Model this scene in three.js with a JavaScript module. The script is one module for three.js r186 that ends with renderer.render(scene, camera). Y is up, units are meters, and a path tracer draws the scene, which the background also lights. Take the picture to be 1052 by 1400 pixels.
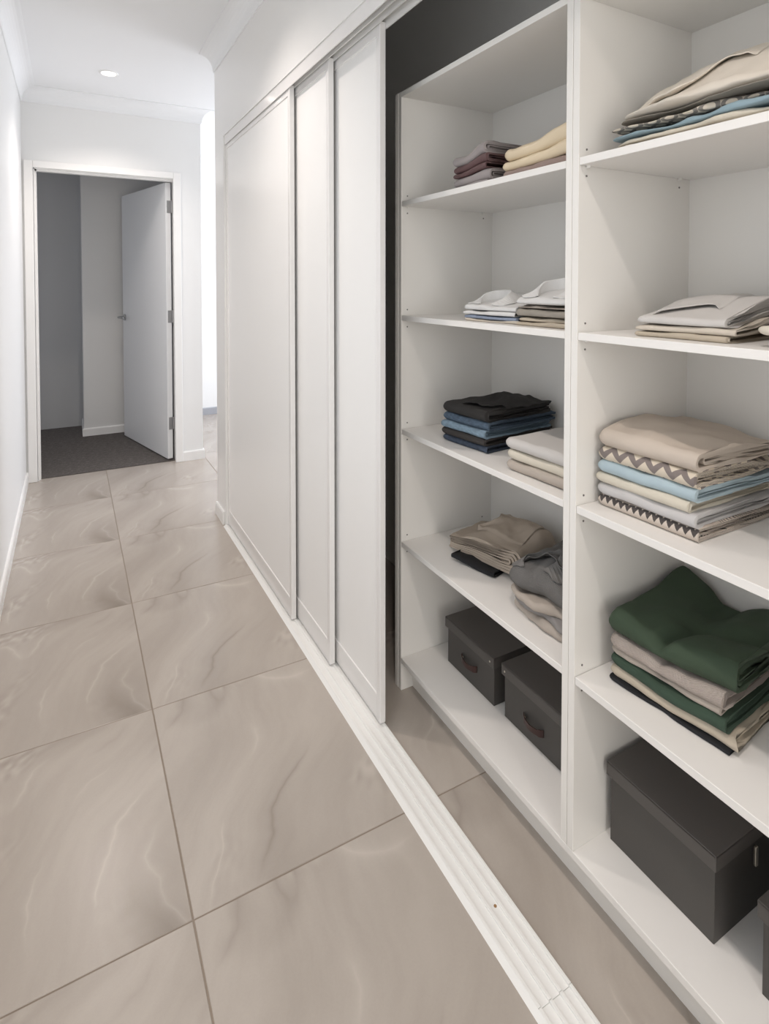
import * as THREE from 'three';
import { RoundedBoxGeometry } from 'three/addons/geometries/RoundedBoxGeometry.js';
import { mergeGeometries } from 'three/addons/utils/BufferGeometryUtils.js';
import { ImprovedNoise } from 'three/addons/math/ImprovedNoise.js';
import { RectAreaLightUniformsLib } from 'three/addons/lights/RectAreaLightUniformsLib.js';

// ---------------------------------------------------------------- camera, sky, large lights, exposure
const scene = new THREE.Scene();
const camera = new THREE.PerspectiveCamera(2 * Math.atan(991 / 789.99) * 180 / Math.PI, 1052 / 1400, 0.02, 60);
camera.position.set(0, 1.30, 0);
camera.rotation.order = 'YXZ';
camera.rotation.set(-0.02683, -0.49855, 0);
camera.setViewOffset(1052, 1982, 0, 582, 1052, 1400);      // rise of the lens: verticals stay upright
camera.updateProjectionMatrix();
camera.updateMatrixWorld(true);

const renderer = new THREE.WebGLRenderer({ antialias: true });
renderer.toneMapping = THREE.LinearToneMapping;
renderer.toneMappingExposure = 0.54;
renderer.shadowMap.enabled = true;

scene.background = new THREE.Color(0.72, 0.84, 1.0);       // even pale sky outside the windows
scene.backgroundIntensity = 0.9;

RectAreaLightUniformsLib.init();
function windowLight(x, y, z, w, h, tx, ty, tz, color, power) {
  const l = new THREE.RectAreaLight(color, power, w, h);
  l.position.set(x, y, z); l.lookAt(tx, ty, tz); scene.add(l);
}
windowLight(0.22, 1.25, 2.36, 0.86, 1.9, 0.22, 1.25, 0, 0xfffdf9, 9);     // glazed end of the corridor, behind the camera
windowLight(-0.235, 1.28, -0.85, 1.86, 1.7, 1, 1.28, -0.85, 0xfffdf9, 1.1);     // added frontal fill at an unseen window opposite the wardrobe
windowLight(3.16, 1.2, -4.7, 1.5, 2.0, 0, 1.2, -4.7, 0xf4f7ff, 11);        // window of the side room
windowLight(-1.96, 1.2, -5.2, 0.7, 1.2, 0, 1.0, -5.2, 0xf2f4ff, 2.8);      // small window of the bedroom

const DOWNLIGHT_Z = [-3.86, -2.06, -0.26, 1.54];
const DOWNLIGHT_POWER = 7.8;

// ---------------------------------------------------------------- helpers
const noiseGen = new ImprovedNoise();
const N = (x, y = 0, z = 0) => noiseGen.noise(x + 11.3, y + 5.7, z + 3.1);
function rng(seed) { let s = seed >>> 0; return () => ((s = (s * 1664525 + 1013904223) >>> 0) / 4294967296); }
const smooth = (a, b, x) => { const t = Math.min(1, Math.max(0, (x - a) / (b - a))); return t * t * (3 - 2 * t); };
const taken = {};
function numbered(name) { taken[name] = (taken[name] ?? -1) + 1; return taken[name] ? name + '_' + String(taken[name]).padStart(3, '0') : name; }
function shade(o) { o.castShadow = true; o.receiveShadow = true; return o; }
function mesh(name, geo, mat, parent) {
  if (Array.isArray(geo)) geo = mergeGeometries(geo.map((g) => (g.index ? g.toNonIndexed() : g)));
  const m = shade(new THREE.Mesh(geo, mat));
  m.name = parent === scene ? numbered(name) : partName(name, parent);
  parent.add(m); return m;
}
function partName(name, parent) {
  const c = (parent.userData_count ??= {}); c[name] = (c[name] ?? -1) + 1;
  return c[name] ? name + '_' + String(c[name]).padStart(3, '0') : name;
}
function struct(name, geo, mat) { const m = mesh(name, geo, mat, scene); m.userData.kind = 'structure'; return m; }
function tag(o, label, category, group) { o.userData.label = label; o.userData.category = category; if (group) o.userData.group = group; return o; }
function thing(name, label, category, pos, rotY = 0, group) {
  const g = new THREE.Group(); g.name = numbered(name); g.position.set(...pos); g.rotation.y = rotY; scene.add(g);
  return tag(g, label, category, group);
}
// box between two corners
function bx(x0, y0, z0, x1, y1, z1) {
  const g = new THREE.BoxGeometry(Math.abs(x1 - x0), Math.abs(y1 - y0), Math.abs(z1 - z0));
  g.translate((x0 + x1) / 2, (y0 + y1) / 2, (z0 + z1) / 2); return g;
}
function rbx(x0, y0, z0, x1, y1, z1, r = 0.0015, seg = 2) {
  const g = new RoundedBoxGeometry(Math.abs(x1 - x0), Math.abs(y1 - y0), Math.abs(z1 - z0), seg, r);
  g.translate((x0 + x1) / 2, (y0 + y1) / 2, (z0 + z1) / 2); return g;
}
// a profile (out from the wall, up) swept along a mitred floor-plan path; the room lies to the right of the walk
function sweep(profile, path) {
  const norms = [];
  for (let i = 0; i + 1 < path.length; i++) {
    const dx = path[i + 1][0] - path[i][0], dz = path[i + 1][1] - path[i][1], l = Math.hypot(dx, dz);
    norms.push([-dz / l, dx / l]);
  }
  const pos = [];
  const at = (i, [p, q]) => {
    const a = norms[Math.max(0, i - 1)], b = norms[Math.min(norms.length - 1, i)], k = 1 + a[0] * b[0] + a[1] * b[1];
    return [path[i][0] + p * (a[0] + b[0]) / k, q, path[i][1] + p * (a[1] + b[1]) / k];
  };
  for (let i = 0; i + 1 < path.length; i++) for (let j = 0; j < profile.length; j++) {
    const j2 = (j + 1) % profile.length;
    const A = at(i, profile[j]), B = at(i + 1, profile[j]), C = at(i + 1, profile[j2]), D = at(i, profile[j2]);
    pos.push(...A, ...B, ...C, ...A, ...C, ...D);
  }
  const tri = THREE.ShapeUtils.triangulateShape(profile.map((p) => new THREE.Vector2(...p)), []);
  for (const e of [0, path.length - 1]) for (const t of tri) {
    const o = e === 0 ? t : [t[0], t[2], t[1]];
    for (const k of o) pos.push(...at(e, profile[k]));
  }
  const g = new THREE.BufferGeometry();
  g.setAttribute('position', new THREE.Float32BufferAttribute(pos, 3));
  g.setAttribute('uv', new THREE.Float32BufferAttribute(new Array(pos.length / 3 * 2).fill(0), 2));
  g.computeVertexNormals(); return g;
}

// ---------------------------------------------------------------- materials
function dataTex(size, fn, srgb = true, h = size) {
  const d = new Uint8Array(size * h * 4);
  for (let y = 0; y < h; y++) for (let x = 0; x < size; x++) {
    const c = fn(x / size, y / h), k = (y * size + x) * 4;
    d[k] = c[0]; d[k + 1] = c[1]; d[k + 2] = c[2]; d[k + 3] = 255;
  }
  const t = new THREE.DataTexture(d, size, h);
  t.wrapS = t.wrapT = THREE.RepeatWrapping; t.magFilter = THREE.LinearFilter; t.minFilter = THREE.LinearMipmapLinearFilter; t.generateMipmaps = true;
  if (srgb) t.colorSpace = THREE.SRGBColorSpace;
  t.needsUpdate = true; return t;
}
const std = (color, roughness = 0.6, extra = {}) => new THREE.MeshStandardMaterial({ color, roughness, ...extra });
const M = {
  wall: std(0xf0f0ef, 0.5),
  bulkhead: std(0xf1f0ee, 0.28),
  ceiling: std(0xf4f5f6, 0.75),
  trim: std(0xf4f3f1, 0.3),
  laminate: std(0xf0ede8, 0.38),
  laminateEdge: std(0xf1eeea, 0.35),
  doorPanel: std(0xf7f6f4, 0.32),
  doorFrame: std(0xedebe9, 0.12),
  track: std(0xf0efec, 0.3),
  hallDoor: std(0xe6e7e8, 0.35),
  darkWall: std(0xf0eeea, 0.8),
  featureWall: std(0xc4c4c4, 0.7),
  bedroomWall: std(0xe8e7e5, 0.7),
  grout: std(0x8d8073, 0.85),
  box: std(0x4e4b48, 0.6),
  boxLid: std(0x595552, 0.5),
  leather: std(0x3c211d, 0.45),
  rivet: std(0xcfc8bc, 0.3, { metalness: 0.9 }),
  metal: std(0xa9abad, 0.32, { metalness: 0.9 }),
  hinge: std(0x9b9b9c, 0.4, { metalness: 0.7 }),
  hole: std(0x77736f, 0.8),
  glass: new THREE.MeshPhysicalMaterial({ color: 0xffffff, roughness: 0.02, transmission: 1, thickness: 0 }),
  white: std(0xfafafa, 0.4),
  shadedSkirt: std(0xa8aab0, 0.5),  // side passage skirting, its shade put into the base colour
};
// marble-look porcelain: two printed faces, one per column of tiles
function marble(seed) {
  return dataTex(1024, (u, v) => {
    const X = u * 0.667, Z = v * 0.667;
    // streaks lean away from the walking line
    const p = X * 0.90 - Z * 0.42, q = X * 0.42 + Z * 0.90;
    const w1 = N(X * 2.6, Z * 2.6, seed) , w2 = N(X * 2.2 + 7, Z * 2.2, seed + 4);
    const P = p + 0.13 * w1 + 0.022 * N(X * 9, Z * 9, seed) + 0.006 * N(X * 30, Z * 30, seed), Q = q + 0.10 * w2;
    const cloud = N(P * 5, Q * 1.6, seed + 1) * 0.9 + N(P * 13, Q * 3.2, seed + 2) * 0.45;
    const fine = N(P * 46, Q * 6, seed + 3) * 0.5 + N(P * 120, Q * 30, seed + 6) * 0.22;
    const ridge = (f, g, s) => 1 - Math.abs(N(P * f, Q * g, s)) * 2;
    const light = Math.pow(Math.max(0, ridge(5.0, 1.1, seed + 9)), 22) * smooth(-0.05, 0.4, N(X * 4, Z * 4, seed + 12));
    const dark = Math.pow(Math.max(0, ridge(6.0, 1.6, seed + 15)), 7) * smooth(0.05, 0.45, N(X * 3.6 + 3, Z * 3.6, seed + 17));
    const knot = smooth(0.30, 0.62, N(X * 4.2 + 5, Z * 4.2, seed + 31)) * N(P * 40, Q * 26, seed + 32);
    const smoke = smooth(0.08, 0.6, N(P * 6 + 2, Q * 1.8, seed + 20));
    const grain = N(X * 240, Z * 240, seed) * 1.3;
    const k = cloud * 12 + fine * 5.5 + light * 15 - dark * 22 - smoke * 17 - knot * 26 + grain;
    return [178 + k * 0.9, 169 + k * 0.92, 160 + k * 0.93];
  });
}
// second, rougher print on the tiles is only colour; relief of the grout is geometry
const tileMats = [marble(3.7), marble(41.2)].map((map) => new THREE.MeshStandardMaterial({ map, roughness: 0.26 }));
const carpetTex = dataTex(256, (u, v) => { const k = N(u * 90, v * 90, 1) * 26 + N(u * 31, v * 31, 2) * 16; return [96 + k, 91 + k, 88 + k]; });
carpetTex.repeat.set(3, 3);
M.carpet = new THREE.MeshStandardMaterial({ map: carpetTex, roughness: 0.98, bumpMap: carpetTex, bumpScale: 0.004 });

// cloth: a woven bump shared by all, colour per garment
const weave = dataTex(256, (u, v) => {
  const a = Math.sin(u * Math.PI * 2 * 64) * Math.cos(v * Math.PI * 2 * 64), k = 128 + a * 60 + N(u * 60, v * 60, 5) * 60;
  return [k, k, k];
}, false);
weave.repeat.set(14, 14);
const ribs = dataTex(256, (u, v) => { const k = 128 + Math.sin((u * 1 + v * 0.35) * Math.PI * 2 * 48) * 80 + N(u * 80, v * 80, 3) * 40; return [k, k, k]; }, false);
ribs.repeat.set(8, 8);
const cloth = (color, extra = {}) => new THREE.MeshStandardMaterial({ color, roughness: 0.9, bumpMap: weave, bumpScale: 0.0008, side: THREE.DoubleSide, ...extra });
function speckle(base, amp, f, seed, tint = [1, 1, 1]) {
  const t = dataTex(256, (u, v) => { const k = (N(u * f, v * f * 0.5, seed) + 0.5 * N(u * f * 3.1, v * f * 3.1, seed)) * amp; return base.map((c, i) => Math.max(0, Math.min(255, c + k * tint[i]))); });
  t.repeat.set(5, 5); return t;
}
const denim = (base, seed) => new THREE.MeshStandardMaterial({ map: speckle(base, 20, 34, seed, [0.8, 1, 1.2]), roughness: 0.92, bumpMap: ribs, bumpScale: 0.0008, side: THREE.DoubleSide });
// chevron print: cream triangles between mauve-grey zigzag bands; u runs round the fold, v along it (metres)
const chevron = dataTex(256, (u, v) => {
  const tri = Math.abs(((v * 4) % 1) - 0.5) * 2, y = (u + tri * 0.55) % 1;
  return y < 0.44 ? [132, 122, 118] : [216, 204, 186];
});
chevron.repeat.set(1 / 0.036, 1 / 0.150);
const scallop = dataTex(256, (u, v) => {
  const cx = ((v * 4) % 1) - 0.5, cy = ((u * 4) % 1) - 0.5, r = Math.hypot(cx, cy);
  return (r > 0.28 && r < 0.5) ? [128, 122, 116] : [214, 204, 188];
});
scallop.repeat.set(1 / 0.12, 1 / 0.14);
// sawtooth border along one line of the cloth, thin stripes over the rest of the cloth
function toothBorder(u0, uSpan) {
  const t = dataTex(512, (u, v) => {
    const tri = Math.abs(((v * 16) % 1) - 0.5) * 2, y = (u - u0) / 0.034;
    if (y > -0.25 && y < 0.75 && y < tri * 0.75 + 0.02 && y > tri * 0.75 - 0.75) return [74, 68, 66];
    const st = (u * 60 + 2 * N(u * 8, v * 8, 4)) % 1;
    if ((u < u0 - 0.14 || u > u0 + 0.10) && st < 0.38) return [92, 86, 84];
    return [203, 191, 179];
  });
  t.repeat.set(1 / uSpan, 1 / 0.24); return t;
}

// ---------------------------------------------------------------- room shell
const LW = -0.265, FW = -4.40, WW = 0.72, CEIL = 2.56;     // left wall, far wall, wardrobe wall, ceiling
const floor = struct('floor', [bx(-0.40, -0.10, 2.42, 3.3, -0.0015, -6.05), bx(-2.1, -0.10, FW - 0.04, -0.40, -0.0015, -6.05)], M.grout);
tag(floor, 'floor of large marble-look taupe porcelain tiles with thin brown joints', 'floor'); delete floor.userData.category;
function tileGeo(w, d) {
  const c = 0.0012, s = new THREE.Shape(); s.moveTo(c, c); s.lineTo(w - c, c); s.lineTo(w - c, d - c); s.lineTo(c, d - c); s.closePath();
  const g = new THREE.ExtrudeGeometry(s, { depth: 0.008 - c, bevelEnabled: true, bevelThickness: c, bevelSize: c, bevelSegments: 1 });
  g.rotateX(-Math.PI / 2); g.translate(0, -0.008, 0);      // x 0..w, z 0..-d, top at y 0
  const p = g.attributes.position, uv = new Float32Array(p.count * 2);
  for (let i = 0; i < p.count; i++) { uv[2 * i] = p.getX(i) / 0.667; uv[2 * i + 1] = -p.getZ(i) / 0.667; }
  g.setAttribute('uv', new THREE.BufferAttribute(uv, 2)); return g;
}
const J = 0.0032, T = 0.667, tileCache = {};
function tile(x0, x1, zNear, zFar, mat) {
  const w = +(x1 - x0 - J).toFixed(4), d = +(zNear - zFar - J).toFixed(4), key = w + '/' + d;
  const m = mesh('tile', tileCache[key] ??= tileGeo(w, d), mat, floor);
  m.position.set(x0 + J / 2, 0, zNear - J / 2);
}
const Z0 = -1.194;
for (let k = -5; k <= 7; k++) {
  const zn = Z0 - (k - 1) * T, zf = Z0 - k * T;             // nearer and farther joint of the row
  if (zf < -6.0 - T) continue;
  if (zn > FW - 0.04) {
    const f = Math.max(zf, FW - 0.04);
    tile(-0.462, 0.205, zn, f, tileMats[0]);
    tile(0.205, zn < -3.1 ? 0.872 : 0.76, zn, f, tileMats[1]);
    if (zn > -3.1) tile(0.76, 1.427, zn, zf, tileMats[k % 2 ? 0 : 1]);
  }
  if (zn < -3.1) for (let c = 0; c < 4; c++) tile(0.872 + c * T, 0.872 + (c + 1) * T, zn, zf, tileMats[(c + k) % 2 ? 0 : 1]);
}
tag(struct('carpet', bx(-2.0, -0.0015, FW - 0.042, 0.86, 0.004, -5.95), M.carpet), 'dark grey carpet of the room beyond the open door', 'carpet');
delete scene.children.at(-1).userData.category;

struct('wall_left', [bx(LW - 0.1, 0, 2.4, LW, CEIL, 0.15), bx(LW - 0.1, 0, -1.85, LW, CEIL, FW), bx(LW - 0.1, 0, 0.15, LW, 0.36, -1.85), bx(LW - 0.1, 2.2, 0.15, LW, CEIL, -1.85)], M.wall).userData.label = 'plain white wall along the left side of the corridor';
const OL = -0.200, OR = 0.668, OT = 2.060;                   // far door opening
struct('wall_far', [bx(LW - 0.1, 0, FW, OL, CEIL, FW - 0.11), bx(OR, 0, FW, 0.855, CEIL, FW - 0.11), bx(OL, OT, FW, OR, CEIL, FW - 0.11)], M.wall).userData.label = 'white end wall of the corridor with a doorway in it';
// wardrobe front: bulkhead over the opening and the narrow end of the wall beside it
const BH = 2.078, WZ = -3.10, WEND = 0.42;
struct('wall_wardrobe_top', bx(WW, BH, WEND, WW + 0.1, CEIL, -3.30), M.bulkhead).userData.label = 'satin white bulkhead above the sliding wardrobe doors';
struct('wall_wardrobe_end', bx(WW, 0, -3.30, WW + 0.1, BH, WZ), M.bulkhead).userData.label = 'narrow white wall end beside the leftmost sliding door';
struct('wall_wardrobe_near', bx(WW, 0, 2.4, WW + 0.1, CEIL, WEND), M.bulkhead).userData.label = 'white wall past the near end of the wardrobe';
struct('wall_closet', [bx(1.30, 0, WEND, 1.40, CEIL, -3.30), bx(WW + 0.1, 0, -3.20, 1.30, CEIL, -3.30), bx(WW + 0.1, 0, WEND + 0.1, 1.40, CEIL, WEND)], M.darkWall).userData.label = 'dark grey inner walls of the wardrobe recess';
struct('wall_end', bx(0.82, 0, -3.3005, 3.3, CEIL, -3.38), M.wall).userData.label = 'white wall closing the wardrobe towards the side room';
struct('ceiling', bx(-2.1, CEIL, 2.5, 3.4, CEIL + 0.12, -6.05), M.ceiling).userData.label = 'flat white ceiling of the corridor';
// side room: bright wall and its window
struct('wall_side', [bx(0.855, 0, -5.86, 3.3, CEIL, -5.96)], M.wall).userData.label = 'bright daylit white wall at the end of the side passage';
struct('wall_bedroom_side', bx(0.80, 0, FW - 0.11, 0.855, CEIL, -5.96), M.bedroomWall).userData.label = 'white wall between the bedroom and the side passage';
struct('wall_right', [bx(3.2, 0, -3.3, 3.3, CEIL, -3.9), bx(3.2, 0, -5.5, 3.3, CEIL, -5.96), bx(3.2, 0, -3.9, 3.3, 0.15, -5.5), bx(3.2, 2.25, -3.9, 3.3, CEIL, -5.5)], M.wall).userData.label = 'white right-hand wall of the side passage';
function windowUnit(name, label, x0, y0, z0, x1, y1, z1) {
  const t = 0.045, alongZ = Math.abs(z1 - z0) > Math.abs(x1 - x0), f = [];
  f.push(bx(x0, y0, z0, x1, y0 + t, z1), bx(x0, y1 - t, z0, x1, y1, z1));
  if (alongZ) f.push(bx(x0, y0 + t, z0, x1, y1 - t, z0 - t), bx(x0, y0 + t, z1 + t, x1, y1 - t, z1));
  else f.push(bx(x0, y0 + t, z0, x0 + t, y1 - t, z1), bx(x1 - t, y0 + t, z0, x1, y1 - t, z1));
  const w = struct(name, f, M.trim); w.userData.label = label;
  const cx = (x0 + x1) / 2, cz = (z0 + z1) / 2;
  mesh('pane', alongZ ? bx(cx - 0.003, y0 + t, z0 - t, cx + 0.003, y1 - t, z1 + t) : bx(x0 + t, y0 + t, cz - 0.003, x1 - t, y1 - t, cz + 0.003), M.glass, w);
}
windowUnit('window_1', 'tall white-framed window of the side passage', 3.22, 0.15, -3.9, 3.28, 2.25, -5.5);
windowUnit('window_2', 'glazed white-framed end of the corridor behind the viewer', -0.265, 0.2, 2.40, 0.72, 2.3, 2.46);
struct('wall_back', [bx(-0.4, 0, 2.40, 0.82, 0.2, 2.48), bx(-0.4, 2.3, 2.40, 0.82, CEIL, 2.48), bx(-0.4, 0.2, 2.40, -0.265, 2.3, 2.48), bx(0.72, 0.2, 2.40, 0.82, 2.3, 2.48)], M.wall);
windowUnit('added_window_4', 'unseen white-framed window added opposite the wardrobe for fill light, beside the viewer', LW - 0.09, 0.36, 0.15, LW - 0.03, 2.2, -1.85);  // out-of-view window added to fill the wardrobe from the front
// bedroom
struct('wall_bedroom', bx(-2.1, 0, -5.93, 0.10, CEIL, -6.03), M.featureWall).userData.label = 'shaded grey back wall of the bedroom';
struct('wall_bedroom_pier', bx(0.09, 0, -5.505, 0.80, CEIL, -5.93), M.bedroomWall).userData.label = 'pale wall standing forward behind the open door';
struct('wall_bedroom_left', [bx(-2.1, 0, FW - 0.04, -2.0, CEIL, -4.8), bx(-2.1, 0, -5.6, -2.0, CEIL, -5.93), bx(-2.1, 0, -4.8, -2.0, 0.55, -5.6), bx(-2.1, 1.85, -4.8, -2.0, CEIL, -5.6), bx(-2.0, 0, FW - 0.04, LW - 0.1, CEIL, FW - 0.11)], M.bedroomWall);
windowUnit('window_3', 'small white-framed bedroom window', -2.08, 0.55, -4.8, -2.02, 1.85, -5.6);

// cornices, skirtings, architrave
const cove = [[0, -0.09], [0.006, -0.09], [0.008, -0.083]];
for (let i = 0; i <= 8; i++) { const a = i / 8 * Math.PI / 2; cove.push([0.076 - 0.066 * Math.cos(a), -0.08 + 0.075 * Math.sin(a)]); }
cove.push([0.083, -0.004], [0.083, 0], [0, 0]);
const coveAt = cove.map(([p, q]) => [p, q + CEIL]);
struct('trim_1', sweep(coveAt, [[LW, 2.4], [LW, FW], [0.855, FW], [0.855, -5.86]]), M.ceiling).userData.label = 'white cove cornice along the left and far walls';
struct('trim_2', sweep(coveAt, [[3.2, -3.38], [3.2, -3.3805], [WW, -3.3805 + 0.08], [WW, 2.4]].slice(2)), M.ceiling).userData.label = 'white cove cornice above the wardrobe bulkhead';
const skirt = [[0, 0], [0.012, 0], [0.012, 0.062], [0.008, 0.07], [0, 0.07]];
struct('baseboard_left', sweep(skirt, [[LW, 2.4], [LW, FW]]), M.trim);
struct('baseboard_far', sweep(skirt, [[0.712, FW], [0.855, FW], [0.855, -5.86]]), M.trim);
struct('baseboard_right', sweep(skirt, [[1.3, -3.3805], [0.715, -3.3805], [WW - 0.0005, -3.30], [WW - 0.0005, -3.125]].slice(2)), M.trim);
struct('baseboard_side', sweep(skirt.map(([p, q]) => [p, q]), [[0.87, -5.86], [3.2, -5.86]]), M.shadedSkirt).userData.label = 'skirting below the bright wall of the side passage, its shade put into the grey';
struct('baseboard_bedroom', sweep(skirt, [[0.09, -5.93], [0.09, -5.505], [0.80, -5.505]].reverse().reverse()), M.trim);
// architrave and jamb of the far door
struct('trim_3', [
  rbx(-0.254, 0, FW, -0.203, 2.098, FW + 0.016, 0.004), rbx(0.660, 0, FW, 0.712, 2.098, FW + 0.016, 0.004), rbx(-0.203, 2.052, FW, 0.660, 2.098, FW + 0.016, 0.004),
], M.trim).userData.label = 'white architrave around the far doorway';
struct('trim_4', [
  bx(OL - 0.002, 0, FW, OL + 0.006, OT, FW - 0.115), bx(OR - 0.004, 0, FW, OR + 0.004, OT, FW - 0.115), bx(OL, OT - 0.012, FW, OR, OT, FW - 0.115),
  bx(OL + 0.006, 0, FW - 0.02, OL + 0.016, OT - 0.012, FW - 0.055), bx(OL + 0.006, OT - 0.024, FW - 0.02, OR - 0.004, OT - 0.012, FW - 0.055),
], M.trim).userData.label = 'white door jamb lining with stop bead';

// ---------------------------------------------------------------- open door at the end
{
  const g = new THREE.Group(); g.name = 'door_1'; g.position.set(0.652, 0.014, -4.462); scene.add(g);
  g.userData = { kind: 'structure', label: 'white flush door standing open into the carpeted room' };
  g.rotation.y = Math.atan2(-0.226, -0.889) - Math.PI;       // local -z runs from the hinge to the free edge
  mesh('door_leaf', rbx(-0.038, 0, -0.915, 0, 2.018, 0, 0.0015), M.hallDoor, g);
  for (const y of [0.215, 1.0, 1.80]) {
    mesh('hinge', [rbx(-0.028, y, -0.002, 0.004, y + 0.09, 0.0025, 0.001), new THREE.CylinderGeometry(0.006, 0.006, 0.09, 12).translate(0.006, y + 0.045, 0.004)], M.hinge, g);
  }
  for (const s of [-1, 1]) {
    const x = s < 0 ? -0.038 : 0;
    const rose = new THREE.CylinderGeometry(0.026, 0.026, 0.008, 24).rotateZ(Math.PI / 2).translate(x + s * 0.004, 1.005, -0.865);
    const neck = new THREE.CylinderGeometry(0.010, 0.010, 0.045, 16).rotateZ(Math.PI / 2).translate(x + s * 0.028, 1.005, -0.865);
    const lever = rbx(x + s * 0.042, 0.996, -0.878, x + s * 0.058, 1.014, -0.755, 0.006, 3);
    mesh('lever_handle', [rose, neck, lever], M.metal, g);
  }
  mesh('latch_plate', rbx(-0.03, 0.96, -0.9165, -0.008, 1.05, -0.914, 0.0008), M.metal, g);
}

// ---------------------------------------------------------------- ceiling lights
const bulbMat = new THREE.MeshStandardMaterial({ color: 0xffffff, emissive: 0xfff6ea, emissiveIntensity: 9 });
const where = ['just in front of the far doorway', 'over the middle of the corridor, above the sliding doors', 'over the viewer, beside the open wardrobe', 'at the near end of the corridor, behind the viewer'];
DOWNLIGHT_Z.forEach((z, i) => {
  const t = thing('ceiling_light', 'small round recessed ceiling downlight ' + where[i], 'light', [0.22, CEIL, z], 0, 'corridor downlights');
  const ring = new THREE.LatheGeometry([[0.040, 0], [0.041, -0.004], [0.048, -0.006], [0.054, -0.003], [0.055, 0]].map((p) => new THREE.Vector2(...p)), 40);
  mesh('trim_ring', ring, M.white, t);
  const lens = mesh('diffuser', new THREE.CylinderGeometry(0.041, 0.041, 0.003, 36).translate(0, -0.0015, 0), bulbMat, t);
  lens.castShadow = false;
  const l = new THREE.SpotLight(0xfff4ec, DOWNLIGHT_POWER, 0, 1.10, 1, 2);
  l.position.set(0.22, CEIL - 0.012, z); l.target.position.set(0.22, 0, z);
  l.castShadow = true; l.shadow.radius = 2.0; l.shadow.mapSize.set(1024, 1024); l.shadow.bias = -0.0005;
  scene.add(l, l.target);
});

// ---------------------------------------------------------------- sliding door tracks and doors
{
  const z0 = WEND, z1 = WZ;
  const t = thing('floor_track', 'white grooved floor track running along the foot of the sliding doors', 'track', [0, 0, 0]);
  const seam = -0.742, runs = [[z0, seam + 0.0003], [seam - 0.0003, z1]];
  for (const [za, zb] of runs) mesh('base_strip', rbx(0.716, 0, za, 0.797, 0.006, zb, 0.001), M.track, t);
  for (const [a, b] of [[0.716, 0.7225], [0.7415, 0.7485], [0.767, 0.774], [0.7905, 0.797]]) for (const [za, zb] of runs) mesh('guide_rib', rbx(a, 0.004, za, b, 0.0105, zb, 0.0012), M.track, t);
  mesh('screw', new THREE.CylinderGeometry(0.0032, 0.0032, 0.001, 14).translate(0.7605, 0.0064, -0.915), std(0x9c7a52, 0.5), t);
  // entrance ramp on the corridor side
  const s = new THREE.Shape([[0.706, 0], [0.716, 0], [0.716, 0.009]].map((p) => new THREE.Vector2(...p)));
  const g = new THREE.ExtrudeGeometry(s, { depth: z0 - z1, bevelEnabled: false }).translate(0, 0, z1);
  mesh('edge_ramp', g, M.track, t);
  const h = thing('head_track', 'white head track with a glossy fascia above the sliding doors', 'track', [0, 0, 0]);
  mesh('fascia', rbx(0.7245, 2.030, z0, 0.7285, BH, z1, 0.0008), M.doorFrame, h);
  mesh('channel', [bx(0.7285, 2.064, z0, 0.802, BH, z1)], M.track, h);
  for (const a of [0.7495, 0.7745]) mesh('channel_rib', bx(a - 0.0012, 2.034, z0, a + 0.0012, 2.064, z1), M.track, h);
  mesh('back_lip', bx(0.799, 2.026, z0, 0.803, 2.064, z1), M.track, h);
  const lab = ['leftmost white sliding wardrobe door, in the front track, widest in view', 'middle white sliding wardrobe door, seen as a narrow strip between the other two', 'white sliding wardrobe door in the rear track, next to the open shelves'];
  [[0.7300, -3.094, -2.085], [0.7550, -2.78, -1.772], [0.7800, -2.468, -1.460]].forEach(([x, za, zb], i) => {
    const d = thing('sliding_door', lab[i], 'door', [x, 0.012, za], 0, 'sliding wardrobe doors');
    const L = zb - za, H = 2.032 - 0.012 + 0.012, D = 0.019;
    mesh('panel', bx(0.0045, 0.03, 0.012, 0.0125, H - 0.012, L - 0.012), M.doorPanel, d);
    mesh('stile', rbx(0, 0, 0, D, H, 0.022, 0.0022, 3), M.doorFrame, d);
    mesh('stile', rbx(0, 0, L - 0.022, D, H, L, 0.0022, 3), M.doorFrame, d);
    mesh('bottom_rail', rbx(0.001, 0, 0.021, D - 0.001, 0.076, L - 0.021, 0.003, 3), M.doorFrame, d);
    mesh('top_rail', rbx(0.001, H - 0.036, 0.021, D - 0.001, H, L - 0.021, 0.002, 3), M.doorFrame, d);
  });
  struct('trim_5', rbx(0.724, 0, WZ, 0.80, BH, WZ + 0.005, 0.001), M.trim).userData.label = 'white jamb strip at the far end of the sliding doors';
}

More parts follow.
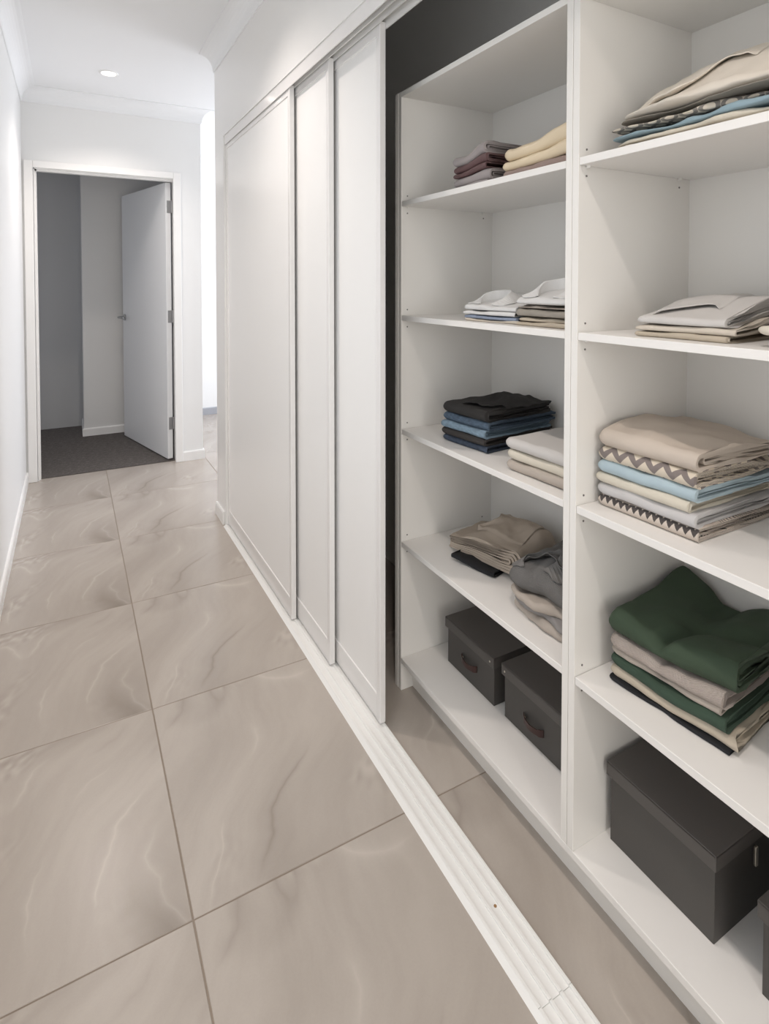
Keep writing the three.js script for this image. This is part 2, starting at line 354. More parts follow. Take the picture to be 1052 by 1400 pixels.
// ---------------------------------------------------------------- open shelving units
const SH = [0.106, 0.481, 0.841, 1.200, 1.557], ST = 0.016, TOPY = 1.896, XC = 0.913, XB = 1.280;
function shelving(label, zL, zR, extraEnd) {
  const u = thing('shelving_unit', label, 'shelving', [0, 0, 0], 0, 'open wardrobe shelving');
  const p = 0.0175;
  if (extraEnd) mesh('end_panel', rbx(XC - 0.001, 0, zL - 0.019, XB, TOPY, zL, 0.001), M.laminate, u);
  mesh('side_panel', rbx(XC, extraEnd ? 0 : SH[0], zL + 0.0006, XB, TOPY, zL + p, 0.001), M.laminate, u);
  mesh('side_panel', rbx(XC, SH[0], zR - p, XB, TOPY, zR - 0.0006, 0.001), M.laminate, u);
  mesh('back_panel', bx(XB - 0.006, 0.09, zL + p, XB, TOPY - 0.001, zR - p), M.laminate, u);
  mesh('top_panel', rbx(XC, TOPY - ST, zL + p, XB - 0.006, TOPY, zR - p, 0.001), M.laminate, u);
  SH.forEach((y, i) => {
    const s = mesh(i ? 'shelf' : 'base_panel', rbx(XC + (i ? 0.001 : 0), y - ST, i || extraEnd ? zL + p + 0.0008 : zL, XB - 0.006, y, i ? zR - p - 0.0008 : zR, 0.0012), M.laminateEdge, u);
    if (i) for (const x of [XC + 0.022, XB - 0.05]) for (const [z, d] of [[zL + p, 1], [zR - p, -1]])
      mesh('shelf_pin', [new THREE.CylinderGeometry(0.005, 0.0035, 0.0045, 12).translate(x, y - ST - 0.0023, z + d * 0.006), new THREE.CylinderGeometry(0.0024, 0.0024, 0.007, 10).rotateX(Math.PI / 2).translate(x, y - ST - 0.003, z + d * 0.003)], M.laminate, s);
  });
  mesh('kickboard', bx(0.957, 0, extraEnd ? zL + p : zL, 0.972, SH[0] - ST, zR), M.laminate, u);
  SH.forEach((y, i) => {
    if (i) for (const dy of [0.018, -0.036]) for (const x of [XC + 0.022, XB - 0.045]) for (const [z, d] of [[zL + p, 1], [zR - p, -1]])
      mesh('pin_hole', new THREE.CylinderGeometry(0.0022, 0.0022, 0.0012, 10).rotateX(Math.PI / 2).translate(x, y + dy, z + d * 0.0004), M.hole, u);
  });
  return u;
}
shelving('left white open shelving bay, next to the sliding doors, holding jeans and two boxes', -1.5845, -0.8670, true);
shelving('right white open shelving bay, nearest the viewer, holding the patterned stack and green cloths', -0.8670, -0.1500, false);

// ---------------------------------------------------------------- storage boxes
function storageBox(label, x, z, w, d, h, o = {}) {
  const b = thing('storage_box', label, 'box', [x, SH[0], z], 0, 'dark lidded storage boxes');
  const lid = o.lid ?? 0.031;
  mesh('box_body', rbx(0.007, 0, 0.006, d - 0.006, h - 0.006, w - 0.006, 0.0015), M.box, b);
  // lid: a tray turned upside down
  const l = mesh('lid', [rbx(0, h - 0.005, 0, d, h, w, 0.0015), rbx(0, h - lid, 0, 0.0025, h - 0.001, w, 0.001), rbx(d - 0.0025, h - lid, 0, d, h - 0.001, w, 0.001), rbx(0.001, h - lid, 0, d - 0.001, h - 0.001, 0.0025, 0.001), rbx(0.001, h - lid, w - 0.0025, d - 0.001, h - 0.001, w, 0.001)], M.boxLid, b);
  const stud = (y, zz) => new THREE.SphereGeometry(0.0028, 12, 8).scale(0.6, 1, 1).translate(-0.0008, y, zz);
  if (o.studs) for (const zz of o.studs) mesh('stud', stud(h - lid * 0.55, zz), M.rivet, l);
  if (o.handle) {
    const [hz, hy] = o.handle, half = 0.036, pts = [];
    for (let i = 0; i <= 16; i++) { const a = i / 16 * 2 - 1; pts.push([0.005 - 0.013 * Math.pow(1 - a * a, 0.7), hy - 0.003 * Math.pow(1 - a * a, 0.8), hz + a * half]); }
    const pos = [], idx = [], W = 0.0085, th = 0.0022;
    pts.forEach(([px, py, pz], i) => { const e = Math.min(i, 16 - i) < 3 ? 1.1 : 0.85; for (const [ox, oy] of [[0, W * e], [-th, W * e], [-th, -W * e], [0, -W * e]]) pos.push(px + ox, py + oy, pz); });
    for (let i = 0; i < 16; i++) for (let k = 0; k < 4; k++) { const a = i * 4 + k, c = i * 4 + (k + 1) % 4; idx.push(a, a + 4, c, c, a + 4, c + 4); }
    idx.push(0, 1, 2, 0, 2, 3, 66, 65, 64, 67, 66, 64);
    const g = new THREE.BufferGeometry(); g.setAttribute('position', new THREE.Float32BufferAttribute(pos, 3)); g.setIndex(idx);
    const gg = g.toNonIndexed(); gg.computeVertexNormals();
    const strap = mesh('handle', gg, M.leather, b); strap.userData.label = 'brown leather strap handle';
    for (const s of [-1, 1]) mesh('rivet', new THREE.SphereGeometry(0.0034, 12, 8).scale(0.5, 1, 1).translate(0.0025, hy, hz + s * (half - 0.004)), M.rivet, strap);
  }
  if (o.sideTab) mesh('side_tab', rbx(0.12, h * 0.56, w - 0.002, 0.128, h * 0.78, w + 0.004, 0.002), M.rivet, b);
  return b;
}
storageBox('dark grey lidded box with leather handle, left of the two on the left bay base', 1.030, -1.490, 0.238, 0.225, 0.143, { handle: [0.121, 0.062], studs: [0.222] });
storageBox('dark grey lidded box with leather handle, cut off by the white upright post', 1.033, -1.222, 0.236, 0.225, 0.149, { handle: [0.122, 0.056], studs: [0.014] });
storageBox('large dark grey lidded box without a front handle, below the green cloths', 0.999, -0.838, 0.240, 0.255, 0.172, { lid: 0.030, sideTab: true });
storageBox('dark grey lidded box cut off at the right edge of the photo', 1.000, -0.528, 0.240, 0.255, 0.162, { lid: 0.030 });

// ---------------------------------------------------------------- folded garments
// A garment is a thick sheet folded over itself: an outer U open to the back and U's inside it, seen from the fold (local -x) and at the end (local +z).
function uLoop(a0, d, y0, y1, ts, bulge = 1) {
  const H = y1 - y0, r = H / 2 * bulge, cy = (y0 + y1) / 2, out = [], K = 12, S = 14;
  for (let i = 0; i <= S; i++) { const t = i / S; out.push([d + (a0 + r - d) * t, y1]); }
  for (let i = 1; i < K; i++) { const a = Math.PI / 2 + Math.PI * i / K; out.push([a0 + r + r * Math.cos(a), cy + H / 2 * Math.sin(a)]); }
  for (let i = 0; i <= S; i++) { const t = i / S; out.push([a0 + r + (d - a0 - r) * t, y0]); }
  const hi = Math.max(0.0006, H / 2 - ts), ri = Math.max(0.0006, r - ts);
  for (let i = 0; i <= 5; i++) { const t = i / 5; out.push([d + (a0 + r - d) * t, cy - hi]); }
  for (let i = 1; i < 8; i++) { const a = -Math.PI / 2 - Math.PI * i / 8; out.push([a0 + r + ri * Math.cos(a), cy + hi * Math.sin(a)]); }
  for (let i = 0; i <= 5; i++) { const t = i / 5; out.push([a0 + r + (d - a0 - r) * t, cy + hi]); }
  out.push([d, y1]);
  return out;
}
function garmentDeform(o) {
  const { w, t, seed, y0 = 0, round = 0.018, wr = 0.002, wob = 0.005, drape, grow, ragged = 0.004 } = o;
  return (a, b, sig, u, inner) => {
    let s = sig * w;
    const edge = smooth(0.75, 1, sig);
    s += edge * (N(u * 22, seed * 3.3, 1) * ragged * 2 - inner * 0.005);
    if (round > 0 && s < round) {
      const q = 1 - Math.max(0, s) / round, k = Math.sqrt(Math.max(0, 1 - q * q)), mid = t * 0.46;
      b = mid + (b - mid) * (0.30 + 0.70 * k); a += (1 - k) * round * 0.55;
    }
    if (o.endDrop) { const e = smooth(0.8, 1, sig); b *= 1 - o.endDrop * e; }
    a += wob * N(s * 9, seed * 7.1, y0 * 3) * 1.6 + wob * 0.35 * N(s * 34, seed, b * 20);
    const top = Math.min(1, Math.max(0, b / t));
    let g = grow ? grow(sig, a) : 1;
    let y = (y0 + b) * g - y0;
    y += wr * (0.25 + top) * (N(a * 17, s * 17, seed * 2.7) * 1.5 + 0.5 * N(a * 46, s * 40, seed * 5.1));
    if (drape) y += drape(a, s, y0 + b);
    y = Math.max(y, b * 0.35);
    return [a, y, s];
  };
}
function foldedGeo(o) {
  const { t, d, nest = 2 } = o, M_ = o.seg ?? 34, def = garmentDeform(o);
  const ts = o.ts ?? Math.min(0.0085, t * 0.27), loops = [uLoop(0, d, 0, t * 0.985, ts, o.bulge ?? 1)];
  let y0 = ts + 0.0012, y1 = t * 0.985 - ts - 0.0012, a0 = o.inset ?? 0.014;
  for (let k = 1; k < nest && y1 - y0 > 0.005; k++) { const ti = Math.min(ts * 0.85, (y1 - y0) * 0.36); loops.push(uLoop(a0, d - 0.004, y0, y1, ti, 0.9)); y0 += ti + 0.0008; y1 -= ti + 0.0008; a0 += 0.012; }
  const geos = [];
  loops.forEach((L, li) => {
    const P = L.length, pos = [], uv = [], idx = []; let len = 0; const us = L.map((p, i) => (len += i ? Math.hypot(p[0] - L[i - 1][0], p[1] - L[i - 1][1]) : 0));
    const sAt = (i) => { const q = i / M_; return q < 0.25 ? Math.pow(q / 0.25, 1.6) * 0.25 : q; };
    for (let i = 0; i <= M_; i++) for (let j = 0; j < P; j++) {
      pos.push(...def(L[j][0], L[j][1], sAt(i), us[j], li)); uv.push(us[j], sAt(i) * o.w);
    }
    for (let i = 0; i < M_; i++) for (let j = 0; j < P - 1; j++) { const a = i * P + j, b = a + P; idx.push(a, a + 1, b, b, a + 1, b + 1); }
    const tri = THREE.ShapeUtils.triangulateShape(L.slice(0, -1).map((p) => new THREE.Vector2(...p)), []);
    for (const e of [0, M_]) { const off = pos.length / 3; for (let j = 0; j < P; j++) { pos.push(...pos.slice((e * P + j) * 3, (e * P + j) * 3 + 3)); uv.push(us[j], sAt(e) * o.w); }
      for (const q of tri) idx.push(...(e ? [off + q[0], off + q[1], off + q[2]] : [off + q[0], off + q[2], off + q[1]])); }
    const g = new THREE.BufferGeometry();
    g.setAttribute('position', new THREE.Float32BufferAttribute(pos, 3)); g.setAttribute('uv', new THREE.Float32BufferAttribute(uv, 2)); g.setIndex(idx);
    const gn = g.toNonIndexed(); g.computeVertexNormals();
    // keep smooth normals of the indexed surface
    const n = new Float32Array(gn.attributes.position.count * 3); idx.forEach((v, k) => { for (let c = 0; c < 3; c++) n[3 * k + c] = g.attributes.normal.array[3 * v + c]; });
    gn.setAttribute('normal', new THREE.BufferAttribute(n, 3)); geos.push(gn);
  });
  return mergeGeometries(geos);
}
// a thin sheet lying on the top of a garment, its edge given by edge(p) in 0..1 of the length; the edge stands up from the cloth below
function topSheet(o, p0, p1, edgeFn, dirBack, lift, mat, name, parent) {
  // p runs over the depth (front 0 .. back 1), q over the length; the sheet covers the points with d > edge(q)
  const def = garmentDeform(o), nu = 30, nv = 48, pos = [], idx = [], uv = [];
  for (const side of [1, 0]) for (let j = 0; j <= nv; j++) for (let i = 0; i <= nu; i++) {
    const q = p0 + (p1 - p0) * j / nv, e = edgeFn((j / nv)), k = i / nu, a = e + (dirBack - e) * Math.pow(k, 1.5);
    const dist = Math.abs(a - e), up = lift * Math.exp(-dist / 0.014) + 0.0012 + side * 0.0022;
    const v = def(a, o.t * 0.985, q, a, 0); pos.push(v[0], v[1] + up * Math.min(1, 0.1 + smooth(0, 0.12, j / nv) * smooth(1, 0.88, j / nv)), v[2]); uv.push(a, q * o.w);
  }
  const n = (nu + 1) * (nv + 1);
  for (let j = 0; j < nv; j++) for (let i = 0; i < nu; i++) { const a = j * (nu + 1) + i, b = a + nu + 1; idx.push(a, b, a + 1, a + 1, b, b + 1); idx.push(n + a, n + a + 1, n + b, n + a + 1, n + b + 1, n + b); }
  for (let j = 0; j < nv; j++) { const a = j * (nu + 1), b = a + nu + 1; idx.push(a, n + a, b, b, n + a, n + b); }
  const g = new THREE.BufferGeometry(); g.setAttribute('position', new THREE.Float32BufferAttribute(pos, 3)); g.setAttribute('uv', new THREE.Float32BufferAttribute(uv, 2)); g.setIndex(idx); g.computeVertexNormals();
  return mesh(name, g, mat, parent);
}
let seedCount = 1;
function stack(o) {
  // o: x, z, rot, shelf (index), w, d, group, items from the bottom up
  let y = 0; const made = [];
  for (const it of o.items) {
    const p = { w: o.w + (it.dw ?? 0), d: o.d + (it.dd ?? 0), seed: seedCount++ * 1.37, y0: y, drape: o.drape, grow: o.grow, round: o.round, wob: o.wob, wr: o.wr, ...it };
    const m = mesh(it.name ?? 'folded_garment', foldedGeo(p), it.mat, scene);
    const c = Math.cos(o.rot ?? 0), s = Math.sin(o.rot ?? 0), ox = it.ox ?? 0, oz = it.oz ?? 0;
    m.position.set(o.x + ox * c + oz * s, SH[o.shelf] + y + 0.0003, o.z - ox * s + oz * c); m.rotation.y = (o.rot ?? 0) + (it.turn ?? 0);
    tag(m, it.label, it.category, o.group); made.push([m, p]); y += it.t;
  }
  return made;
}
const C = {
  beige: cloth('rgb(204, 191, 178)'), oat: cloth('rgb(227, 218, 205)'), sand: cloth(0xd0c6b8), cream: cloth(0xd8d0c0), greige: cloth(0xcfcbc7), lightGrey: cloth(0xcac7c6), paleBlue: cloth(0xb2c4cc),
  blue: cloth(0x92a8b2), mauveGrey: cloth(0xa69e9d, { roughness: 0.6 }), burgundy: cloth(0x684e4e, { roughness: 0.4 }), satinCream: cloth(0xe2d0b2, { roughness: 0.3, bumpScale: 0.0001 }), rose: cloth(0x9e8a82, { roughness: 0.6 }),
  white: cloth(0xdddcda), shirtBlue: cloth(0x8f9aae), taupe: cloth(0x9b948a), tan: cloth(0xc0b4a2), khaki: cloth(0xbcae9f), black: cloth(0x1e1f22), charcoal: cloth(0x302e2d), charcoal2: cloth(0x3a3634),
  green: cloth(0x3a4a38, { roughness: 0.8 }), green2: cloth(0x394c3e), knit: cloth(0xb4a8a0, { bumpMap: ribs, bumpScale: 0.0016 }), knitGrey: cloth(0x787674, { bumpMap: ribs, bumpScale: 0.002 }), midGrey: cloth(0x908c8a), stone: cloth(0xb8ada2),
};
C.chevron = new THREE.MeshStandardMaterial({ map: chevron, roughness: 0.9, bumpMap: weave, bumpScale: 0.0006, side: THREE.DoubleSide });
C.scallop = new THREE.MeshStandardMaterial({ map: scallop, roughness: 0.9, bumpMap: weave, bumpScale: 0.0006, side: THREE.DoubleSide });
C.teeth = new THREE.MeshStandardMaterial({ map: toothBorder(0.562, 0.5), roughness: 0.9, side: THREE.DoubleSide });
C.denimDark = denim([76, 92, 109], 2); C.denimLight = denim([126, 147, 163], 5); C.denimNavy = denim([62, 72, 88], 8); C.denimMid = denim([72, 96, 120], 11);

// right bay, third shelf: patterned stack
stack({ x: 0.957, z: -0.838, rot: 0.02, shelf: 2, w: 0.213, d: 0.285, round: 0.02, wob: 0.003, group: 'textiles stacked under the beige cloth on the right bay', drape: (a, s, h) => h * (0.10 * smooth(0.0, 0.10, a) * smooth(0.215, 0.08, s) - 0.10 * smooth(0.12, 0.26, a)), items: [
  { t: 0.024, mat: C.teeth, label: 'beige folded cloth with a dark sawtooth border, lowest under the blue one', category: 'cloth', dw: 0.004 },
  { t: 0.025, mat: C.lightGrey, label: 'light grey folded cloth directly above the sawtooth-bordered one', category: 'cloth' },
  { t: 0.020, mat: C.cream, label: 'khaki-cream folded cloth directly below the pale blue one', category: 'cloth', dw: -0.006, ox: -0.003, oz: -0.004 },
  { t: 0.025, mat: C.paleBlue, label: 'pale blue folded cloth in the middle of the patterned stack', category: 'cloth' },
  { t: 0.029, mat: C.chevron, label: 'cream folded cloth with a bold grey zigzag print', category: 'cloth', wr: 0.003 },
  { t: 0.036, mat: C.beige, label: 'plain beige folded cloth lying on top of the zigzag-printed one', category: 'cloth', nest: 2, inset: 0.03, wr: 0.004, dd: -0.02 },
] });
// right bay, second shelf: green stack
stack({ x: 0.968, z: -0.814, rot: 0.10, shelf: 1, w: 0.242, d: 0.27, round: 0.022, wob: 0.006, group: 'textiles stacked with the dark green cloths', drape: (a, s, h) => {
  const k = Math.min(1, h / 0.15), corner = 0.020 * Math.max(0, 1 - Math.hypot(a - 0.26, s - 0.02) / 0.10);
    const dip = 0.036 * Math.exp(-(((s - 0.115) / 0.034) ** 2)) * smooth(0.08, 0.25, a) - 0.006 * smooth(0.15, 0.2, s);
    const v1 = Math.exp(-(((s - 0.105 - 0.30 * a) / 0.014) ** 2)) * smooth(0.16, 0.05, a), v2 = Math.exp(-(((a - 0.10 - 0.25 * (s - 0.1)) / 0.018) ** 2)) * smooth(0.06, 0.14, s);
    return k * k * (corner - dip - 0.020 * v1 - 0.014 * v2) - h * 0.05 * Math.sin(Math.PI * Math.min(1, s / 0.24)); }, items: [
  { t: 0.007, mat: C.black, label: 'thin black cloth lying lowest, directly on the shelf under the tan one', category: 'cloth', nest: 1 },
  { t: 0.023, mat: C.tan, label: 'tan folded cloth with ruffled end between the black and lower green cloth', category: 'cloth', wr: 0.003, ragged: 0.012, ox: 0.002 },
  { t: 0.025, mat: C.green2, label: 'lower of the two dark green folded cloths, between tan and beige ones', category: 'cloth', dw: -0.008 },
  { t: 0.014, mat: C.stone, label: 'thin beige folded cloth just above the lower green one', category: 'cloth', nest: 1, dw: -0.02, ox: 0.006 },
  { t: 0.030, mat: C.knit, label: 'thick beige ribbed cloth directly under the big green one', category: 'cloth', dw: -0.014, oz: 0.002 },
  { t: 0.048, mat: C.green, label: 'large dark green cloth on top of the stack with a raised back corner', category: 'cloth', wr: 0.004, nest: 3, dw: 0.002, ox: 0.002, round: 0.012 },
] });
// right bay, top shelf
{
  const grow = (sig, a) => (0.72 + 0.75 * smooth(0.0, 0.15, a)) * (1 + 0.16 * smooth(0.0, 0.6, sig) - 0.15 * smooth(0.65, 1, sig));
  const made = stack({ x: 0.945, z: -0.795, rot: 0.03, shelf: 4, w: 0.33, d: 0.25, round: 0.03, wob: 0.017, wr: 0.004, grow, group: 'garments stacked on the top shelf of the right bay', items: [
    { t: 0.012, mat: C.sand, label: 'sand-coloured garment lying lowest in the stack topped by the beige sweater', category: 'garment', oz: 0.004 },
    { t: 0.012, mat: C.cream, label: 'cream garment under the teal-blue one on the top shelf', category: 'garment', dw: -0.01 },
    { t: 0.016, mat: C.blue, label: 'teal-blue folded garment in the stack on the top right shelf', category: 'garment', oz: -0.006 },
    { t: 0.016, mat: C.scallop, label: 'cream garment with grey scallop print under the beige sweater', category: 'garment', oz: -0.004 },
    { t: 0.007, mat: C.taupe, label: 'thin taupe garment right under the beige sweater', category: 'garment', nest: 1, oz: 0.006 },
    { t: 0.036, mat: C.oat, name: 'sweater', label: 'beige sweater with a wavy neckline on top of the right bay stack', category: 'sweater', oz: 0.008, wr: 0.004 },
  ] });
  const [m, p] = made.at(-1);
  topSheet(p, 0.14, 0.66, (q) => 0.020 + 0.075 * smooth(0.05, 0.95, q) + 0.012 * Math.sin(q * 12), 0.20, 0.010, C.oat, 'neckline', m);
}
// right bay, fourth shelf: tee stack and the stack at the frame edge
{
  const grow = (sig, a) => (0.85 + 0.75 * smooth(0.0, 0.17, a)) * (1 + 0.1 * sig);
  const made = stack({ x: 0.950, z: -0.744, rot: 0.06, shelf: 3, w: 0.178, d: 0.27, round: 0.012, wob: 0.005, wr: 0.002, grow, group: 'garments stacked under the pale grey tee', items: [
    { t: 0.012, mat: C.tan, label: 'tan folded garment lying lowest beneath the pale grey tee', category: 'garment' },
    { t: 0.013, mat: C.sand, label: 'sand folded garment directly under the pale grey tee', category: 'garment', dw: 0.006 },
    { t: 0.020, mat: C.greige, name: 't_shirt', label: 'pale grey folded tee with a curved neckline on the fourth shelf', category: 't-shirt', nest: 2, dw: -0.004, round: 0.02 },
  ] });
  const [m, p] = made.at(-1);
  topSheet(p, 0.14, 0.72, (q) => 0.018 + 0.050 * smooth(0, 0.9, q) + 0.016 * Math.sin(q * Math.PI) , 0.20, 0.006, C.greige, 'neckline', m);
  stack({ x: 0.962, z: -0.507, rot: -0.05, shelf: 3, w: 0.20, d: 0.26, round: 0.02, wob: 0.005, group: 'textiles stacked at the right edge of the photo', items: [
    { t: 0.010, mat: C.midGrey, label: 'grey-brown cloth lying lowest at the right edge of the photo', category: 'cloth', oz: 0.006 },
    { t: 0.009, mat: C.stone, label: 'thin stone-coloured cloth second from below at the right photo edge', category: 'cloth', oz: 0.002 },
    { t: 0.016, mat: C.cream, label: 'cream cloth sticking out under the blue one at the right photo edge', category: 'cloth', ox: -0.012, oz: -0.012 },
    { t: 0.013, mat: C.paleBlue, label: 'pale blue cloth in the stack cut off by the right photo edge', category: 'cloth', oz: 0.006 },
    { t: 0.013, mat: C.scallop, label: 'printed cream cloth under the beige one at the right photo edge', category: 'cloth', oz: 0.006 },
    { t: 0.020, mat: C.beige, label: 'beige cloth topmost in the stack cut off by the right photo edge', category: 'cloth', oz: 0.002 },
  ] });
}
// left bay, third shelf: jeans and pale stack
{
  const made = stack({ x: 0.958, z: -1.408, rot: 0.10, shelf: 2, w: 0.186, d: 0.272, round: 0.016, wob: 0.003, wr: 0.0015, group: 'trousers stacked on the third shelf of the left bay', items: [
    { t: 0.0185, mat: C.denimNavy, name: 'jeans', label: 'navy folded jeans at the bottom of the trouser stack', category: 'jeans', nest: 2, inset: 0.016 },
    { t: 0.0205, mat: C.charcoal2, name: 'trousers', label: 'brown-black folded trousers between the navy and light blue jeans', category: 'trousers', ox: -0.002, oz: -0.004 },
    { t: 0.0215, mat: C.denimLight, name: 'jeans', label: 'light blue folded jeans in the middle of the trouser stack', category: 'jeans', ox: -0.004, oz: -0.004 },
    { t: 0.0225, mat: C.denimDark, name: 'jeans', label: 'mid-blue folded jeans directly under the black trousers', category: 'jeans', ox: 0.002, dw: 0.004 },
    { t: 0.030, mat: C.charcoal, name: 'trousers', label: 'black folded trousers with crumpled top on top of the jeans', category: 'trousers', nest: 3, dw: -0.002, wr: 0.004, dd: -0.01,
      drape: (a, s, h) => (h > 0.095 ? 1 : 0) * (0.020 * Math.exp(-(((a - 0.16) / 0.06) ** 2) - (((s - 0.10) / 0.06) ** 2)) + 0.006 * smooth(0.03, 0.12, a) * N(a * 30, s * 26, 2)) },
  ] });
  const [m, p] = made.at(-1);
  topSheet({ ...p, wr: 0.004 }, 0.35, 1.02, (q) => 0.020 + 0.05 * q + 0.014 * Math.sin(q * 8), 0.235, 0.007, C.charcoal, 'waistband', m);
}
stack({ x: 0.944, z: -1.108, rot: 0.03, shelf: 2, w: 0.214, d: 0.285, round: 0.022, wob: 0.003, group: 'pale cloths stacked beside the jeans', items: [
  { t: 0.027, mat: C.stone, label: 'stone-beige folded cloth lowest of the three beside the jeans', category: 'cloth' },
  { t: 0.025, mat: C.cream, label: 'cream folded cloth middle of the three beside the jeans', category: 'cloth', ox: 0.002 },
  { t: 0.029, mat: C.greige, label: 'pale grey folded cloth on top of the three beside the jeans', category: 'cloth', ox: -0.002, oz: -0.003 },
] });
// left bay, top shelf
stack({ x: 0.945, z: -1.338, rot: 0.0, shelf: 4, w: 0.160, d: 0.24, round: 0.01, wob: 0.004, wr: 0.002, grow: (sig) => 1 + 0.22 * smooth(0.35, 0.9, sig), group: 'mauve and burgundy garments on the top shelf', items: [
  { t: 0.010, mat: C.mauveGrey, label: 'thin mauve-grey garment lying lowest beside the pink-brown one', category: 'garment', nest: 1, oz: -0.006 },
  { t: 0.024, mat: C.mauveGrey, label: 'mauve-grey folded garment below the burgundy ones', category: 'garment', dw: 0.004 },
  { t: 0.014, mat: C.burgundy, label: 'lower of the two burgundy folded garments on the top shelf', category: 'garment', nest: 1, dw: -0.012 },
  { t: 0.019, mat: C.burgundy, label: 'upper of the two burgundy folded garments on the top shelf', category: 'garment', dw: -0.006 },
  { t: 0.025, mat: C.mauveGrey, label: 'mauve-grey folded garment topmost over the burgundy ones', category: 'garment', dw: -0.012 },
] });
stack({ x: 0.944, z: -1.128, rot: 0.02, shelf: 4, w: 0.236, d: 0.26, round: 0.016, wob: 0.004, wr: 0.003, grow: (sig) => 1 + 0.35 * smooth(0.25, 1, sig), group: 'satin garments beside the white post', items: [
  { t: 0.020, mat: C.rose, label: 'pink-brown folded garment lowest under the cream satin ones', category: 'garment' },
  { t: 0.023, mat: C.satinCream, label: 'lower of the two cream satin folded garments', category: 'garment' },
  { t: 0.032, mat: C.satinCream, label: 'upper of the two cream satin folded garments, with a shiny streak', category: 'garment', oz: 0.004 },
] });
// shirts with collars
function collar(p, parent, mat, c) {
  // a standing band bent to a horseshoe with two leaves that end in points
  const pos = [], idx = [], n = 40, def = garmentDeform(p);
  for (let i = 0; i <= n; i++) {
    const q = i / n * 2 - 1, ang = q * 2.35, open = Math.abs(q);
    const cs = c.s + c.rs * Math.sin(ang) * (1 - 0.25 * smooth(0.75, 1, open)), ca = c.a + c.ra * Math.cos(ang);
    const hh = c.h * (1 - 0.85 * smooth(0.55, 1, open)), wide = c.wd * (1 + 0.8 * smooth(0.5, 0.85, open)) * (1 - 0.8 * smooth(0.86, 1, open)), o = [Math.sin(ang), Math.cos(ang)];
    for (const [k, h] of [[0, hh], [0.10, hh + 0.0016], [1, 0.003], [1.0, 0.0012], [0.12, hh * 0.75], [0, 0.0004]]) {
      const s = cs + o[0] * wide * k, a = ca + o[1] * wide * k, v = def(Math.max(0.004, a), p.t * 0.985, s / p.w, a, 0);
      pos.push(a < 0.004 ? a : v[0], v[1] + h - (a < 0.004 ? (0.004 - a) * 0.7 : 0), v[2]);
    }
  }
  for (let i = 0; i < n; i++) for (let k = 0; k < 6; k++) { const a = i * 6 + k, b = i * 6 + (k + 1) % 6; idx.push(a, a + 6, b, b, a + 6, b + 6); }
  idx.push(0, 2, 1, 0, 3, 2, 0, 4, 3, 0, 5, 4); const e = n * 6; idx.push(e, e + 1, e + 2, e, e + 2, e + 3, e, e + 3, e + 4, e, e + 4, e + 5);
  const g = new THREE.BufferGeometry(); g.setAttribute('position', new THREE.Float32BufferAttribute(pos, 3)); g.setIndex(idx);
  const gg = g.toNonIndexed(); gg.computeVertexNormals();
  gg.setAttribute('uv', new THREE.Float32BufferAttribute(new Array(gg.attributes.position.count * 2).fill(0), 2));
  return mesh('collar', gg, mat, parent);
}
{
  const made = stack({ x: 0.945, z: -1.292, rot: 0.03, shelf: 3, w: 0.212, d: 0.26, round: 0.02, wob: 0.005, wr: 0.002, grow: (sig, a) => 0.92 + 0.62 * smooth(0.0, 0.16, a), group: 'shirts stacked on the left', items: [
    { t: 0.007, mat: C.sand, name: 'shirt', label: 'thin sand shirt lying lowest under the blue-trimmed shirt', category: 'shirt', nest: 1, oz: 0.006 },
    { t: 0.011, mat: C.shirtBlue, name: 'shirt', label: 'slate-blue folded shirt beneath the two white ones', category: 'shirt' },
    { t: 0.012, mat: C.white, name: 'shirt', label: 'white folded shirt between the blue shirt and the topmost white one', category: 'shirt', dw: -0.006 },
    { t: 0.016, mat: C.white, name: 'shirt', label: 'white collared shirt on top of the blue-shirt stack', category: 'shirt', wr: 0.003 },
  ] });
  const [m, p] = made.at(-1);
  collar({ ...p }, m, C.white, { s: 0.075, a: 0.050, rs: 0.044, ra: 0.040, wd: 0.026, h: 0.022 });
  for (const s of [0.118, 0.15]) mesh('button', new THREE.CylinderGeometry(0.004, 0.004, 0.0015, 14).translate(0.07, garmentDeform(p)(0.07, p.t * 0.985, s / p.w, 0, 0)[1] + 0.001, s), M.white, m);
  const mb = stack({ x: 0.943, z: -1.074, rot: 0.02, shelf: 3, w: 0.178, d: 0.26, round: 0.010, wob: 0.005, wr: 0.0025, ragged: 0.006, grow: (sig, a) => 0.90 + 0.42 * smooth(0.0, 0.16, a), group: 'shirts stacked beside the white post', items: [
    { t: 0.011, mat: C.tan, name: 'shirt', label: 'light tan folded shirt lowest in the stack beside the white post', category: 'shirt' },
    { t: 0.012, mat: C.tan, name: 'shirt', label: 'light tan folded shirt second from below beside the white post', category: 'shirt', ox: 0.004, oz: 0.006 },
    { t: 0.019, mat: C.taupe, name: 'shirt', label: 'taupe folded shirt below the white collared one by the post', category: 'shirt' },
    { t: 0.009, mat: C.stone, name: 'shirt', label: 'thin stone shirt right under the white collared one by the post', category: 'shirt', nest: 1, ox: 0.003 },
    { t: 0.026, mat: C.white, name: 'shirt', label: 'white collared shirt on top of the tan shirts beside the post', category: 'shirt', wr: 0.004 },
  ] });
  const [m2, p2] = mb.at(-1);
  collar({ ...p2 }, m2, C.white, { s: 0.084, a: 0.052, rs: 0.046, ra: 0.044, wd: 0.024, h: 0.024 });
}
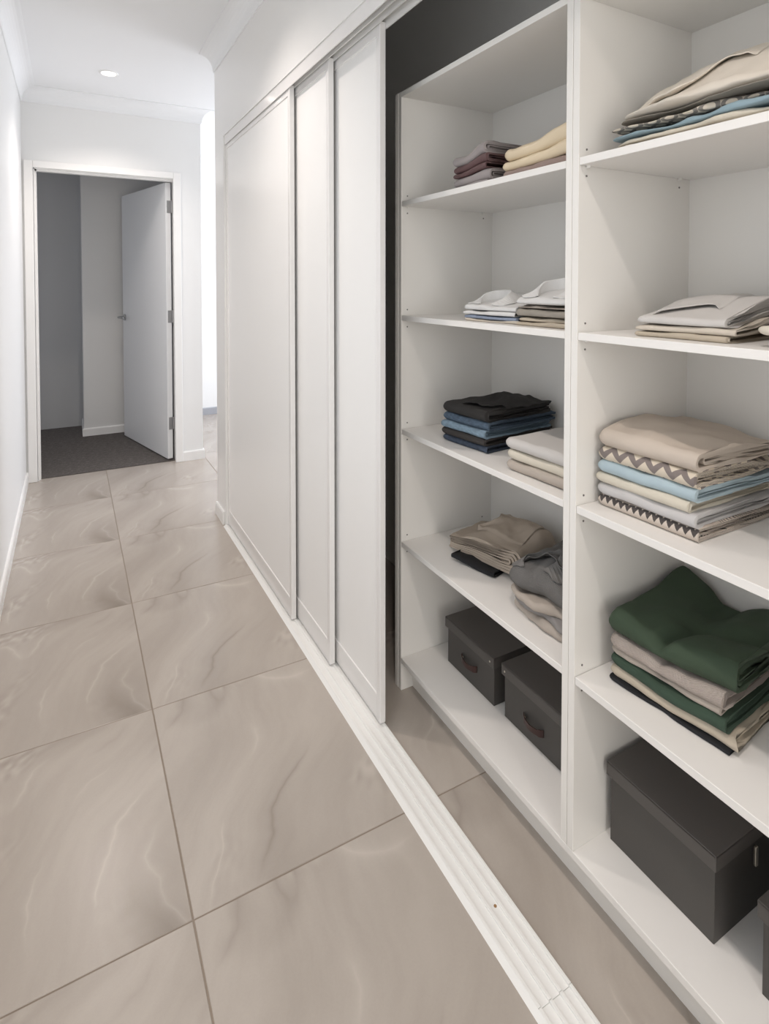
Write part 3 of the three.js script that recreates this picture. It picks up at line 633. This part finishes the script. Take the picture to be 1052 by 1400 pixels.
// left bay, second shelf: crumpled khaki trousers over a black garment, and the grey knit pile
{
  const y = SH[1];
  const bl = { w: 0.150, d: 0.22, t: 0.012, seed: 61.2, round: 0, wr: 0.004, wob: 0.004, nest: 2, drape: (a, s) => 0.010 * smooth(0.10, 0, Math.hypot(a, s - 0.0)) + 0.012 * smooth(0.08, 0, Math.hypot(a, s - 0.2)) };
  const b = mesh('folded_garment', foldedGeo(bl), C.black, scene); b.position.set(0.978, y + 0.0004, -1.385); b.rotation.y = 0.30;
  tag(b, 'flat black garment lying under the crumpled khaki trousers', 'garment');
  const kh = { w: 0.155, d: 0.272, t: 0.070, ts: 0.0085, seed: 71.9, round: 0, wr: 0.005, wob: 0.006, nest: 4, inset: 0.016, bulge: 0.8, ragged: 0.010, drape: (a, s, h) => -h * 0.55 * smooth(0.12, 0.30, a) + h * 0.28 * smooth(0.02, 0.12, s) * smooth(0.28, 0.1, a) + 0.010 * (h / 0.07) * N(a * 14, s * 14, 9) };
  const k = mesh('trousers', foldedGeo(kh), C.khaki, scene); k.position.set(1.066, y + 0.0145, -1.180); k.rotation.y = Math.PI / 2 + 0.20;
  tag(k, 'crumpled khaki trousers folded over themselves on the second shelf', 'trousers');
  topSheet({ ...kh }, 0.25, 1.0, (q) => 0.19 - 0.05 * q + 0.012 * Math.sin(q * 10), 0.03, 0.016, C.khaki, 'waistband', k);
  const made = stack({ x: 0.948, z: -1.112, rot: 0.14, shelf: 1, w: 0.205, d: 0.24, round: 0.055, wob: 0.018, wr: 0.008, ragged: 0.008, group: 'crumpled knits beside the khaki trousers', grow: (sig, a) => 1 + 0.22 * smooth(0.1, 0.8, sig) * smooth(0, 0.08, a), items: [
    { t: 0.024, mat: C.stone, label: 'stone-beige crumpled garment lowest under the grey knit', category: 'garment', ox: 0.006 },
    { t: 0.020, mat: C.midGrey, label: 'mid-grey crumpled garment second from below under the grey knit', category: 'garment', oz: 0.01 },
    { t: 0.022, mat: C.stone, label: 'stone-beige crumpled garment directly under the grey knit', category: 'garment' },
    { t: 0.058, mat: C.knitGrey, name: 'sweater', label: 'thick grey ribbed sweater topping the crumpled pile by the post', category: 'sweater', nest: 3, wr: 0.010, ox: 0.002 },
  ] });
  const [m, p] = made.at(-1);
  topSheet({ ...p }, 0.12, 0.95, (q) => 0.030 + 0.035 * q + 0.014 * Math.sin(q * 7), 0.17, 0.014, C.knitGrey, 'neckline', m);
  collar({ ...p }, m, C.knitGrey, { s: 0.070, a: 0.050, rs: 0.045, ra: 0.040, wd: 0.026, h: 0.016 });
}

renderer.render(scene, camera);
